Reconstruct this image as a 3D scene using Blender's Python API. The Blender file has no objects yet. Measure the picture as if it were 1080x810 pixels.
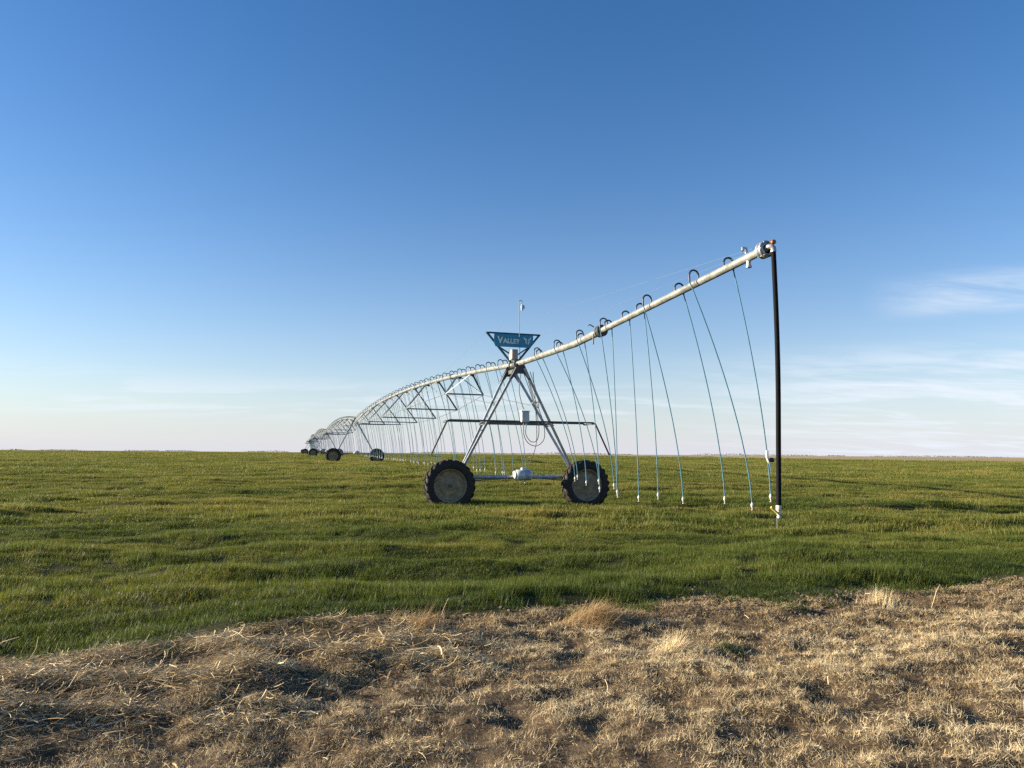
import bpy, math, random
import numpy as np
from mathutils import Vector, Matrix, Quaternion

rnd = random.Random(7)
R = np.random.default_rng(11)
S = bpy.context.scene
COL = S.collection
rad = math.radians

# ------------------------------------------------------------------ layout
PIVOT = np.array([0.10, 22.90])           # base of the nearest drive tower
ANG = rad(17.0)                            # heading of the pipe line
NV = np.array([math.cos(ANG), math.sin(ANG)])     # across the line
UV = np.array([-math.sin(ANG), math.cos(ANG)])    # along the line, away
SPAN = 54.9
EYE = 1.55
SUN_EL, SUN_T = rad(12.5), rad(4.0)
SUN = Vector((-math.cos(SUN_T) * math.cos(SUN_EL), math.sin(SUN_T) * math.cos(SUN_EL), math.sin(SUN_EL)))

# ------------------------------------------------------------------ noise + terrain
_tab = R.random((256, 256))


def vnoise(x, y, sx=1.0, sy=None, seed=0):
    sy = sx if sy is None else sy
    x = np.asarray(x, float) / sx + seed * 17.31
    y = np.asarray(y, float) / sy + seed * 9.77
    xi = np.floor(x).astype(int); yi = np.floor(y).astype(int)
    fx = x - xi; fy = y - yi
    fx = fx * fx * (3 - 2 * fx); fy = fy * fy * (3 - 2 * fy)
    a = _tab[xi & 255, yi & 255]; b = _tab[(xi + 1) & 255, yi & 255]
    c = _tab[xi & 255, (yi + 1) & 255]; d = _tab[(xi + 1) & 255, (yi + 1) & 255]
    return (a * (1 - fx) + b * fx) * (1 - fy) + (c * (1 - fx) + d * fx) * fy


EDGE_X = [-30, -3.9, -1.82, 0.2, 1.95, 6.9, 40]
EDGE_Y = [-8.9, 5.35, 6.40, 7.05, 7.85, 9.75, 20.6]


def edge(x):
    return np.interp(x, EDGE_X, EDGE_Y) + 0.35 * (vnoise(x, x * 0, .7, seed=3) - .5) + 0.7 * (vnoise(x, x * 0, 2.3, seed=5) - .5)


def smooth(a, b, x):
    t = np.clip((np.asarray(x, float) - a) / (b - a), 0, 1)
    return t * t * (3 - 2 * t)


def straw_mask(x, y):
    # the raked ridge of old stalks left of the picture's middle
    ax, ay, bx, by = -3.6, 4.1, -0.9, 6.55
    dx, dy = bx - ax, by - ay
    L = math.hypot(dx, dy)
    t = ((x - ax) * dx + (y - ay) * dy) / (L * L)
    q = ((x - ax) * -dy + (y - ay) * dx) / L
    return np.exp(-((q + .12) / .85) ** 2) * smooth(-.5, .1, t) * (1 - smooth(.85, 1.25, t))


def macro(x, y):
    x = np.asarray(x, float); y = np.asarray(y, float)
    z = np.interp(y, [-50, 26, 50, 75.7, 128, 181, 240, 340, 800, 3000], [0, 0, .3, .62, .84, 1.02, 1.14, 1.27, 1.45, 1.49])
    return z - .22 * smooth(10, 90, x) * smooth(60, 140, y) * (1 - smooth(190, 420, y))


def terrain(x, y):
    x = np.asarray(x, float); y = np.asarray(y, float)
    z = macro(x, y)
    f = smooth(-.4, .5, y - edge(x))                      # 1 inside the crop
    fall = 1 / (1 + (np.maximum(y - 20, 0) / 35) ** 2)
    crop = (.17 * (vnoise(x, y, 1.7, .75, 1) - .5) + .08 * (vnoise(x, y, .8, .5, 2) - .5)) * fall \
        + .16 * (vnoise(x, y, 6.5, 4.0, 4) - .5) + .10 * (vnoise(x, y, 3.1, 2.2, 14) - .5)
    near = 1 / (1 + (np.maximum(np.hypot(x, y) - 9, 0) / 6) ** 2)
    dry = (.06 * (vnoise(x, y, .25, .21, 6) - .5) + .035 * (vnoise(x, y, .62, .5, 7) - .5)
           + .035 * (vnoise(x, y, .11, .1, 8) - .5)) * near + .05 * (vnoise(x, y, 2.2, 1.6, 9) - .5)
    dry = dry + .085 * straw_mask(x, y) * (.05 + 1.0 * smooth(.25, .8, vnoise(x, y, .55, .36, 10)) + .35 * vnoise(x, y, .16, .12, 11))
    bank = .015 * np.exp(-((y - edge(x) + .1) / .35) ** 2)
    return z + f * crop + (1 - f) * dry + bank


# ------------------------------------------------------------------ materials
def mat(name):
    m = bpy.data.materials.new(name); m.use_nodes = True
    nt = m.node_tree; nt.nodes.clear()
    out = nt.nodes.new('ShaderNodeOutputMaterial')
    return m, nt, out


def N(nt, kind, **kw):
    n = nt.nodes.new(kind)
    for k, v in kw.items():
        if k.startswith('i_'):
            n.inputs[k[2:].replace('_', ' ')].default_value = v
        else:
            setattr(n, k, v)
    return n


def ramp(nt, fac, stops):
    r = nt.nodes.new('ShaderNodeValToRGB')
    el = r.color_ramp.elements
    while len(el) < len(stops): el.new(.5)
    for e, (p, c) in zip(el, stops):
        e.position = p; e.color = (*c, 1)
    if fac is not None: nt.links.new(fac, r.inputs['Fac'])
    return r


def simple(name, col, rough=.5, metal=0.0, var=.18, scale=9.0, bump=0.0, spec=.5, col2=None):
    m, nt, out = mat(name)
    tc = N(nt, 'ShaderNodeTexCoord')
    no = N(nt, 'ShaderNodeTexNoise', i_Scale=scale, i_Detail=6.0, i_Roughness=.62)
    nt.links.new(tc.outputs['Object'], no.inputs['Vector'])
    c2 = col2 if col2 else tuple(max(0, c * (1 - var * 1.6)) for c in col)
    c1 = tuple(min(1, c * (1 + var * .6)) for c in col)
    rp = ramp(nt, no.outputs['Fac'], [(.32, c2), (.66, c1)])
    b = N(nt, 'ShaderNodeBsdfPrincipled')
    b.inputs['Metallic'].default_value = metal
    b.inputs['Specular IOR Level'].default_value = spec
    nt.links.new(rp.outputs['Color'], b.inputs['Base Color'])
    mr = N(nt, 'ShaderNodeMapRange')
    mr.inputs['To Min'].default_value = max(.05, rough - .12); mr.inputs['To Max'].default_value = min(1, rough + .12)
    nt.links.new(no.outputs['Fac'], mr.inputs['Value'])
    nt.links.new(mr.outputs['Result'], b.inputs['Roughness'])
    if bump:
        bp = N(nt, 'ShaderNodeBump'); bp.inputs['Strength'].default_value = bump; bp.inputs['Distance'].default_value = .01
        nt.links.new(no.outputs['Fac'], bp.inputs['Height']); nt.links.new(bp.outputs['Normal'], b.inputs['Normal'])
    nt.links.new(b.outputs['BSDF'], out.inputs['Surface'])
    return m


M = {}
M['pipe'] = simple('galvanised_pipe', (.27, .285, .265), .5, .3, .32, 7, .05)
M['steel'] = simple('galvanised_steel', (.40, .42, .43), .45, .55, .2, 7)
M['truss'] = simple('truss_steel', (.15, .17, .18), .55, .35, .22, 7)
M['dark_steel'] = simple('weathered_steel', (.10, .105, .105), .55, .35, .3, 8)
M['rail'] = simple('rail_pipe', (.09, .095, .10), .5, .3, .25, 6)
M['tyre'] = simple('tyre_rubber', (.018, .017, .016), .78, 0, .4, 14, .25, .3, (.04, .034, .026))
M['rim'] = simple('rim_steel', (.30, .24, .145), .65, .1, .25, 6, .05, .3, (.18, .135, .08))
M['white'] = simple('white_enamel', (.78, .78, .75), .4, 0, .1, 5)
M['motor'] = simple('motor_housing', (.58, .60, .61), .42, .2, .15, 8)
M['box'] = simple('control_box_paint', (.52, .54, .55), .45, .1, .12, 6)
M['brownbox'] = simple('switch_box_paint', (.34, .30, .25), .5, 0, .15, 6)
M['hose'] = simple('blue_drop_hose', (.05, .175, .255), .45, 0, .2, 4)
M['goose'] = simple('black_gooseneck', (.012, .016, .024), .4, 0, .2, 12)
M['nozzle'] = simple('white_nozzle', (.62, .62, .58), .45, 0, .1, 20)
M['rubber'] = simple('black_rubber_hose', (.007, .007, .009), .7, 0, .3, 5, 0, .08)
M['cable'] = simple('black_cable', (.02, .02, .022), .5, 0, .2, 8)
M['wire'] = simple('steel_wire', (.13, .18, .26), .6, .1, .1, 5)
M['sign'] = simple('blue_sign_paint', (.012, .26, .40), .4, 0, .14, 3)
M['signframe'] = simple('blue_sign_frame', (.008, .07, .13), .45, .1, .2, 5)
M['letter'] = simple('sign_lettering', (.80, .84, .74), .5, 0, .12, 6)
M['yellow'] = simple('yellow_handle', (.75, .56, .10), .45, 0, .12, 9)
M['copper'] = simple('rusty_brass_fitting', (.34, .15, .06), .5, .4, .3, 18)
M['glass'] = simple('lamp_lens', (.75, .82, .80), .2, 0, .05, 6)


def grass_material(name, stops, transl=.32, inst=True, rough=.55, spec=.25, tcol=None):
    m, nt, out = mat(name)
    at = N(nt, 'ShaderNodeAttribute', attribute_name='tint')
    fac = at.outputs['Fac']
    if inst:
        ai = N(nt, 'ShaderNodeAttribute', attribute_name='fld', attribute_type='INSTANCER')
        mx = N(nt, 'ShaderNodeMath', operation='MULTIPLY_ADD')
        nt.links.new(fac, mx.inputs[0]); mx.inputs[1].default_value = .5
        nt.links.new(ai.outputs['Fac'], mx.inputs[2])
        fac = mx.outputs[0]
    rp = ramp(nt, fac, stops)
    b = N(nt, 'ShaderNodeBsdfPrincipled')
    b.inputs['Roughness'].default_value = rough
    b.inputs['Specular IOR Level'].default_value = spec
    nt.links.new(rp.outputs['Color'], b.inputs['Base Color'])
    t = N(nt, 'ShaderNodeBsdfTranslucent')
    if tcol:
        mc = N(nt, 'ShaderNodeMix', data_type='RGBA', blend_type='MULTIPLY')
        mc.inputs['Factor'].default_value = 1
        nt.links.new(rp.outputs['Color'], mc.inputs['A']); mc.inputs['B'].default_value = (*tcol, 1)
        nt.links.new(mc.outputs['Result'], t.inputs['Color'])
    else:
        nt.links.new(rp.outputs['Color'], t.inputs['Color'])
    ms = N(nt, 'ShaderNodeMixShader'); ms.inputs['Fac'].default_value = transl
    nt.links.new(b.outputs['BSDF'], ms.inputs[1]); nt.links.new(t.outputs['BSDF'], ms.inputs[2])
    nt.links.new(ms.outputs['Shader'], out.inputs['Surface'])
    return m


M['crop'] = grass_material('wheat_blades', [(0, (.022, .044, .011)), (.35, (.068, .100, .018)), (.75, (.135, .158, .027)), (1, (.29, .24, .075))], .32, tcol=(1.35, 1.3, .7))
M['dry'] = grass_material('dead_grass_blades', [(0, (.14, .095, .05)), (.3, (.38, .275, .14)), (.7, (.62, .48, .265)), (1, (.82, .70, .45))], .3, inst=False)
M['straw'] = grass_material('old_stalks', [(0, (.13, .088, .045)), (.35, (.46, .335, .165)), (1, (.86, .71, .42))], .12, inst=False, rough=.45)
M['gold'] = grass_material('golden_tuft_blades', [(0, (.22, .13, .055)), (.5, (.42, .28, .13)), (1, (.60, .46, .25))], .3, inst=False)
M['weed'] = grass_material('green_weed_blades', [(0, (.03, .05, .014)), (.6, (.07, .10, .025)), (1, (.16, .16, .06))], .35, inst=False)
M['brush'] = grass_material('dark_brush_leaves', [(0, (.012, .016, .010)), (1, (.03, .035, .02))], .1, inst=False)
M['clod'] = simple('soil_clod', (.19, .14, .095), .95, 0, .3, 30, .5, .1)


def ground_material():
    m, nt, out = mat('field_soil')
    L = nt.links
    g = N(nt, 'ShaderNodeNewGeometry')
    at = N(nt, 'ShaderNodeAttribute', attribute_name='zone')   # R crop, G far stubble
    sep = N(nt, 'ShaderNodeSeparateColor'); L.new(at.outputs['Color'], sep.inputs[0])
    n1 = N(nt, 'ShaderNodeTexNoise', i_Scale=9.0, i_Detail=8.0, i_Roughness=.7); L.new(g.outputs['Position'], n1.inputs['Vector'])
    n2 = N(nt, 'ShaderNodeTexNoise', i_Scale=60.0, i_Detail=5.0, i_Roughness=.7); L.new(g.outputs['Position'], n2.inputs['Vector'])
    mp = N(nt, 'ShaderNodeMapping'); mp.inputs['Scale'].default_value = (.012, .03, .1); L.new(g.outputs['Position'], mp.inputs['Vector'])
    n3 = N(nt, 'ShaderNodeTexNoise', i_Scale=1.0, i_Detail=6.0); L.new(mp.outputs['Vector'], n3.inputs['Vector'])
    soil = ramp(nt, n1.outputs['Fac'], [(.3, (.055, .04, .026)), (.52, (.14, .103, .066)), (.72, (.29, .22, .138))])
    fine = ramp(nt, n2.outputs['Fac'], [(.3, (.45, .45, .45)), (.7, (1.25, 1.2, 1.1))])
    sm = N(nt, 'ShaderNodeMix', data_type='RGBA', blend_type='MULTIPLY'); sm.inputs['Factor'].default_value = 1
    L.new(soil.outputs['Color'], sm.inputs['A']); L.new(fine.outputs['Color'], sm.inputs['B'])
    crop = ramp(nt, n1.outputs['Fac'], [(.3, (.032, .032, .013)), (.7, (.055, .06, .02))])
    c1 = N(nt, 'ShaderNodeMix', data_type='RGBA'); L.new(sep.outputs[0], c1.inputs['Factor'])
    L.new(sm.outputs['Result'], c1.inputs['A']); L.new(crop.outputs['Color'], c1.inputs['B'])
    far = ramp(nt, n3.outputs['Fac'], [(.3, (.33, .245, .125)), (.7, (.50, .39, .22))])
    c2 = N(nt, 'ShaderNodeMix', data_type='RGBA'); L.new(sep.outputs[1], c2.inputs['Factor'])
    L.new(c1.outputs['Result'], c2.inputs['A']); L.new(far.outputs['Color'], c2.inputs['B'])
    b = N(nt, 'ShaderNodeBsdfPrincipled'); b.inputs['Roughness'].default_value = .95
    b.inputs['Specular IOR Level'].default_value = .1
    L.new(c2.outputs['Result'], b.inputs['Base Color'])
    bp = N(nt, 'ShaderNodeBump'); bp.inputs['Strength'].default_value = .6; bp.inputs['Distance'].default_value = .02
    L.new(n2.outputs['Fac'], bp.inputs['Height']); L.new(bp.outputs['Normal'], b.inputs['Normal'])
    L.new(b.outputs['BSDF'], out.inputs['Surface'])
    return m


M['ground'] = ground_material()


# ------------------------------------------------------------------ mesh helpers
def fast_mesh(name, v, faces_list, smooth_shade=False):
    """v (n,3); faces_list: list of int arrays (m,k)"""
    me = bpy.data.meshes.new(name)
    v = np.ascontiguousarray(v, dtype=np.float32)
    me.vertices.add(len(v)); me.vertices.foreach_set('co', v.ravel())
    loops = np.concatenate([f.ravel() for f in faces_list]).astype(np.int32)
    tot = np.concatenate([np.full(len(f), f.shape[1]) for f in faces_list]).astype(np.int32)
    start = np.concatenate([[0], np.cumsum(tot)[:-1]]).astype(np.int32)
    me.loops.add(len(loops)); me.loops.foreach_set('vertex_index', loops)
    me.polygons.add(len(tot)); me.polygons.foreach_set('loop_start', start)
    me.polygons.foreach_set('use_smooth', np.full(len(tot), smooth_shade))
    me.update(calc_edges=True); me.validate()
    return me


def link(name, me, material=None, parent=None):
    o = bpy.data.objects.new(name, me); COL.objects.link(o)
    if material is not None:
        me.materials.clear(); me.materials.append(material)
    if parent is not None: o.parent = parent
    return o


def tag(o, label=None, cat=None, group=None, kind=None):
    if label: o['label'] = label
    if cat: o['category'] = cat
    if group: o['group'] = group
    if kind: o['kind'] = kind
    return o


def empty(name, loc=(0, 0, 0), rot=(0, 0, 0)):
    o = bpy.data.objects.new(name, None); COL.objects.link(o)
    o.location = loc; o.rotation_euler = rot; o.empty_display_size = .3
    return o


class MB:
    def __init__(s): s.v = []; s.f = []; s.sm = []

    def add(s, vs, fs, sm=False):
        o = len(s.v); s.v += [tuple(p) for p in vs]
        for f in fs: s.f.append([i + o for i in f]); s.sm.append(sm)

    def box(s, c, size, rot=None, bev=0.0):
        x, y, z = [k / 2 for k in size]
        if bev <= 0:
            P = [Vector((a * x, b * y, d * z)) for a in (-1, 1) for b in (-1, 1) for d in (-1, 1)]
            F = [(0, 1, 3, 2), (4, 6, 7, 5), (0, 4, 5, 1), (2, 3, 7, 6), (0, 2, 6, 4), (1, 5, 7, 3)]
        else:
            b = bev
            prof = [(-x, -z + b), (-x + b, -z), (x - b, -z), (x, -z + b), (x, z - b), (x - b, z), (-x + b, z), (-x, z - b)]
            P = []
            for yy, k in ((-y, b), (-y + b, 0), (y - b, 0), (y, b)):
                for px, pz in prof:
                    P.append(Vector((px * (x - k) / x, yy, pz * (z - k) / z)))
            F = [tuple(range(7, -1, -1)), tuple(range(24, 32))]
            F = [tuple(range(0, 8)), tuple(range(31, 23, -1))]
            for r in range(3):
                for i in range(8):
                    j = (i + 1) % 8
                    F.append((r * 8 + j, r * 8 + i, (r + 1) * 8 + i, (r + 1) * 8 + j))
        if rot is not None: P = [rot @ p for p in P]
        s.add([p + Vector(c) for p in P], F)

    def tube(s, pts, r, n=8, caps=True, sm=True):
        pts = [Vector(p) for p in pts]
        rs = r if hasattr(r, '__len__') else [r] * len(pts)
        vs = []; prev = None
        for i, p in enumerate(pts):
            d = (pts[min(i + 1, len(pts) - 1)] - pts[max(i - 1, 0)]).normalized()
            if prev is None:
                a = d.orthogonal().normalized()
            else:
                a = (prev - d * prev.dot(d)).normalized()
            prev = a; b = d.cross(a)
            for k in range(n):
                t = 2 * math.pi * k / n
                vs.append(p + (a * math.cos(t) + b * math.sin(t)) * rs[i])
        fs = []
        for i in range(len(pts) - 1):
            for k in range(n):
                j = (k + 1) % n
                fs.append((i * n + k, i * n + j, (i + 1) * n + j, (i + 1) * n + k))
        s.add(vs, fs, sm)
        if caps:
            m = (len(pts) - 1) * n
            s.add(vs[:n], [tuple(range(n - 1, -1, -1))]); s.add(vs[m:], [tuple(range(n))])

    def angle_bar(s, a, b, w=.06, t=.007, up=(0, 0, 1), flip=1):
        """an L-section bar from a to b"""
        a = Vector(a); b = Vector(b); d = (b - a).normalized()
        x = d.cross(Vector(up)).normalized() * flip
        y = x.cross(d).normalized()
        prof = [(0, 0), (w, 0), (w, t), (t, t), (t, w), (0, w)]
        vs = [p + x * (q[0] - w / 3) + y * (q[1] - w / 3) for p in (a, b) for q in prof]
        fs = [(i, (i + 1) % 6, 6 + (i + 1) % 6, 6 + i) for i in range(6)] + [(5, 4, 3, 2, 1, 0), (6, 7, 8, 9, 10, 11)]
        s.add(vs, fs)

    def lathe(s, prof, n=48, axis='Y', c=(0, 0, 0), closed=False, sm=True):
        vs = []
        for (r, h) in prof:
            for k in range(n):
                t = 2 * math.pi * k / n
                u, w = r * math.cos(t), r * math.sin(t)
                p = {'Y': (u, h, w), 'X': (h, u, w), 'Z': (u, w, h)}[axis]
                vs.append((p[0] + c[0], p[1] + c[1], p[2] + c[2]))
        fs = []
        m = len(prof)
        for i in range(m if closed else m - 1):
            for k in range(n):
                j = (k + 1) % n; i2 = (i + 1) % m
                fs.append((i * n + k, i * n + j, i2 * n + j, i2 * n + k))
        s.add(vs, fs, sm)

    def prism(s, poly, y0, y1):
        """polygon in x-z, extruded in y"""
        n = len(poly)
        vs = [(p[0], y0, p[1]) for p in poly] + [(p[0], y1, p[1]) for p in poly]
        fs = [tuple(range(n)), tuple(range(2 * n - 1, n - 1, -1))] + [(i, n + i, n + (i + 1) % n, (i + 1) % n) for i in range(n)]
        s.add(vs, fs)

    def mesh(s, name):
        me = bpy.data.meshes.new(name)
        me.from_pydata(s.v, [], s.f)
        me.polygons.foreach_set('use_smooth', s.sm)
        me.update()
        import bmesh
        bm = bmesh.new(); bm.from_mesh(me)
        bmesh.ops.recalc_face_normals(bm, faces=bm.faces)
        bm.to_mesh(me); bm.free()
        return me

    def build(s, name, material, parent=None):
        return link(name, s.mesh(name), material, parent)


def ribbons(base, az, el, bend, L, w, nseg=2, tint=None, roll=None, taper=True, wob=None):
    """many thin curved blades as one mesh; returns mesh arrays (v, faces, tint per vertex)"""
    n = len(base)
    P = np.array(base, float)
    el = np.array(el, float); az = np.array(az, float)
    side = np.stack([-np.sin(az), np.cos(az), np.zeros(n)], 1)
    if roll is not None:
        side = side * np.cos(roll)[:, None]; side[:, 2] = np.sin(roll)
    rows = []
    for i in range(nseg + 1):
        f = i / nseg
        ww = w * ((1 - f * .95) ** .7 if taper else np.ones(n)) if taper else w * np.ones(n)
        rows.append(P - side * (ww / 2)[:, None]); rows.append(P + side * (ww / 2)[:, None])
        d = np.stack([np.cos(el) * np.cos(az), np.cos(el) * np.sin(az), np.sin(el)], 1)
        P = P + d * (L / nseg)[:, None]
        el = el + bend / nseg
        if wob is not None: az = az + wob / nseg
    k = 2 * (nseg + 1)
    V = np.stack(rows, 1).reshape(-1, 3)
    o = np.arange(n)[:, None] * k
    F = np.concatenate([o + np.array([2 * i, 2 * i + 1, 2 * i + 3, 2 * i + 2]) for i in range(nseg)], 0)
    T = np.repeat(tint if tint is not None else R.random(n), k)
    return V, F, T


def tint_mesh(name, V, F, T):
    me = fast_mesh(name, V, [F])
    a = me.attributes.new('tint', 'FLOAT', 'POINT')
    if len(me.vertices) == len(T): a.data.foreach_set('value', np.ascontiguousarray(T, dtype=np.float32))
    return me


# ------------------------------------------------------------------ ground: one sheet to the horizon
def axis_pts(lo, hi, step, far_lo, far_hi, g, mid, g2):
    def grow(p, end, sgn):
        out = []; st = step; p = p
        while (p - end) * sgn < 0:
            p += sgn * st; out.append(p); st *= g if abs(p) < mid else g2
        return out
    c = list(np.arange(lo, hi, step))
    return np.array(grow(c[0], far_lo, -1)[::-1] + c + grow(c[-1], far_hi, 1))


gx = axis_pts(-6.0, 9.0, .05, -6000, 6000, 1.02, 60, 1.09)
gy = axis_pts(2.4, 10.5, .045, -400, 9000, 1.012, 70, 1.06)
X, Y = np.meshgrid(gx, gy)
Z = terrain(X, Y)
V = np.stack([X, Y, Z], -1).reshape(-1, 3)
nx, ny = len(gx), len(gy)
ii = (np.arange(ny - 1)[:, None] * nx + np.arange(nx - 1)[None]).ravel()
F = np.stack([ii, ii + 1, ii + nx + 1, ii + nx], 1)
gme = fast_mesh('ground', V, [F], True)


def far_edge(x):
    return 150 + np.maximum(0, 85 - np.asarray(x, float)) * .95


zone = np.zeros((len(V), 4), np.float32)
zone[:, 0] = smooth(-.15, .25, V[:, 1] - edge(V[:, 0]))
zone[:, 1] = smooth(-1, 1, V[:, 1] - far_edge(V[:, 0])); zone[:, 3] = 1
ca = gme.attributes.new('zone', 'FLOAT_COLOR', 'POINT'); ca.data.foreach_set('color', zone.ravel())
ground = tag(link('ground', gme, M['ground']), kind='structure')



def sheet_z(x, y):
    """height of the ground sheet itself, between its grid points"""
    i = np.clip(np.searchsorted(gx, x) - 1, 0, nx - 2); j = np.clip(np.searchsorted(gy, y) - 1, 0, ny - 2)
    u = (x - gx[i]) / (gx[i + 1] - gx[i]); v = (y - gy[j]) / (gy[j + 1] - gy[j])
    return (Z[j, i] * (1 - u) + Z[j, i + 1] * u) * (1 - v) + (Z[j + 1, i] * (1 - u) + Z[j + 1, i + 1] * u) * v


# ------------------------------------------------------------------ crop: winter wheat
SRC = bpy.data.collections.new('wheat_clump_sources')       # never linked to the scene: only the instancer reads it


def clump(name, n, rad_, hgt, w):
    r = rad_ * np.sqrt(R.random(n)) * (.55 + .45 * R.random(n)); th = R.random(n) * 2 * np.pi
    base = np.stack([r * np.cos(th), r * np.sin(th), np.full(n, -.02)], 1)
    az = R.random(n) * 2 * np.pi
    L = hgt * (.55 + .75 * R.random(n))
    el = np.radians(R.uniform(35, 88, n)); bend = -np.radians(R.uniform(0, 80, n))
    return_t = np.clip(R.normal(.5, .36, n), 0, 1)
    V, F, T = ribbons(base, az, el, bend, L, w * (.7 + .6 * R.random(n)), 3, return_t, roll=R.uniform(-.5, .5, n))
    me = tint_mesh(name, V, F, T); me.materials.append(M['crop'])
    o = bpy.data.objects.new(name, me)
    return o


def instancer(name, pts, rot, scl, vi, fld, src):
    me = bpy.data.meshes.new(name); me.vertices.add(len(pts)); me.vertices.foreach_set('co', pts.astype(np.float32).ravel())
    for nm, ty, key, arr in (('rot', 'FLOAT_VECTOR', 'vector', rot), ('scl', 'FLOAT_VECTOR', 'vector', scl), ('vi', 'INT', 'value', vi), ('fld', 'FLOAT', 'value', fld)):
        a = me.attributes.new(nm, ty, 'POINT'); a.data.foreach_set(key, np.ascontiguousarray(arr, dtype=np.int32 if ty == 'INT' else np.float32).ravel())
    me.update()
    o = bpy.data.objects.new(name, me); COL.objects.link(o)
    ng = bpy.data.node_groups.new(name + '_spread', 'GeometryNodeTree')
    ng.interface.new_socket('Geometry', in_out='INPUT', socket_type='NodeSocketGeometry')
    ng.interface.new_socket('Geometry', in_out='OUTPUT', socket_type='NodeSocketGeometry')
    gi = ng.nodes.new('NodeGroupInput'); go = ng.nodes.new('NodeGroupOutput')
    ci = ng.nodes.new('GeometryNodeCollectionInfo'); ci.inputs['Collection'].default_value = src
    ci.inputs['Separate Children'].default_value = True; ci.inputs['Reset Children'].default_value = True
    ip = ng.nodes.new('GeometryNodeInstanceOnPoints'); ip.inputs['Pick Instance'].default_value = True

    def na(nm, ty):
        n = ng.nodes.new('GeometryNodeInputNamedAttribute'); n.data_type = ty; n.inputs['Name'].default_value = nm
        return n.outputs['Attribute']
    L = ng.links
    L.new(gi.outputs[0], ip.inputs['Points']); L.new(ci.outputs[0], ip.inputs['Instance'])
    L.new(na('vi', 'INT'), ip.inputs['Instance Index']); L.new(na('rot', 'FLOAT_VECTOR'), ip.inputs['Rotation'])
    L.new(na('scl', 'FLOAT_VECTOR'), ip.inputs['Scale'])
    L.new(ip.outputs[0], go.inputs[0])
    md = o.modifiers.new('spread', 'NODES'); md.node_group = ng
    return o


# height pattern of the stand: hollows and taller tufts
def stand(x, y):
    k = smooth(30, 90, y)
    a = vnoise(x, y, 2.2, .7, 21); b = vnoise(x, y, .7, .32, 22); c = vnoise(x, y, 6, 2.2, 23); d = vnoise(x, y, 14, 5, 24)
    h = .36 + 1.3 * smooth(.35, .85, a * (1 - .4 * k) + .2 * k) * (.4 + .9 * b) + .35 * b + .30 * c + .2 * d
    return np.clip(h * (.65 + .7 * R.random(len(h))), .85, 2.2)


zones = [  # y0, y1, blades, clump radius, blade height, blade width, clumps per m2
    (2.0, 16, 330, .20, .066, .0050, 34.0),
    (15, 44, 330, .42, .085, .0100, 11.0),
    (42, 110, 330, 1.0, .105, .022, 2.0),
    (105, 300, 420, 2.2, .11, .06, .30)]
P_, R_, S_, I_, F_ = [], [], [], [], []
var = 0
for zi, (y0, y1, nb, cr, hg, bw, dens) in enumerate(zones):
    for k in range(4):
        SRC.objects.link(clump('wheat_%d_%d' % (zi, k), nb, cr, hg, bw))
    xm = .78 * y1 + 3
    n = int(dens * 2 * xm * (y1 - y0))
    x = R.uniform(-xm, xm, n); y = R.uniform(y0, y1, n)
    keep = (np.abs(x) < .76 * y + 3) & (y < far_edge(x) - cr)
    e = y - edge(x)
    thin = smooth(-.65, .9, e + 1.0 * (vnoise(x, y, .35, .25, 31) - .5)) ** 1.5
    keep &= R.random(n) < thin
    x, y, e = x[keep], y[keep], e[keep]; n = len(x)
    z = sheet_z(x, y)
    h = stand(x, y) * (.55 + .45 * smooth(-.2, .7, e))
    P_.append(np.stack([x, y, z], 1))
    d = cr * .5; psi = R.random(n) * 2 * np.pi              # each clump follows the slope it stands on
    sx = (sheet_z(x + d, y) - sheet_z(x - d, y)) / (2 * d); sy = (sheet_z(x, y + d) - sheet_z(x, y - d)) / (2 * d)
    lx = np.cos(psi) * sx + np.sin(psi) * sy; ly = -np.sin(psi) * sx + np.cos(psi) * sy
    R_.append(np.stack([np.arctan(ly) + R.normal(0, .04, n), -np.arctan(lx) + R.normal(0, .04, n), psi], 1))
    S_.append(np.stack([R.uniform(.85, 1.2, n), R.uniform(.85, 1.2, n), h], 1))
    I_.append(zi * 4 + R.integers(0, 4, n))
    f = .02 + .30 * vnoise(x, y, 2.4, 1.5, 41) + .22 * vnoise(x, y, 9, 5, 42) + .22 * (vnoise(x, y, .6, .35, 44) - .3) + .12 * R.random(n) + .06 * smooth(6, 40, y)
    lush_shade = 1 - smooth(-.2, 2.6, e + 1.2 * (vnoise(x, y, 1.4, .7, 43) - .5))   # greener, thicker growth along the margin, plus its front's shade put into the tint
    f = np.maximum(f - .27 * lush_shade, .0); S_[-1][:, 2] *= 1 + .30 * lush_shade * smooth(.2, .9, e)
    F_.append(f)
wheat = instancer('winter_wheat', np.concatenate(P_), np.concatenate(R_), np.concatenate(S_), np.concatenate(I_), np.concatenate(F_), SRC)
tag(wheat, 'short green winter wheat covering the field out to the horizon', 'wheat', kind='stuff')
print('wheat clumps', sum(len(p) for p in P_))

# ------------------------------------------------------------------ dead mown grass in front
def scatter(n, x0, x1, y0, y1):
    return R.uniform(x0, x1, n), R.uniform(y0, y1, n)


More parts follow.
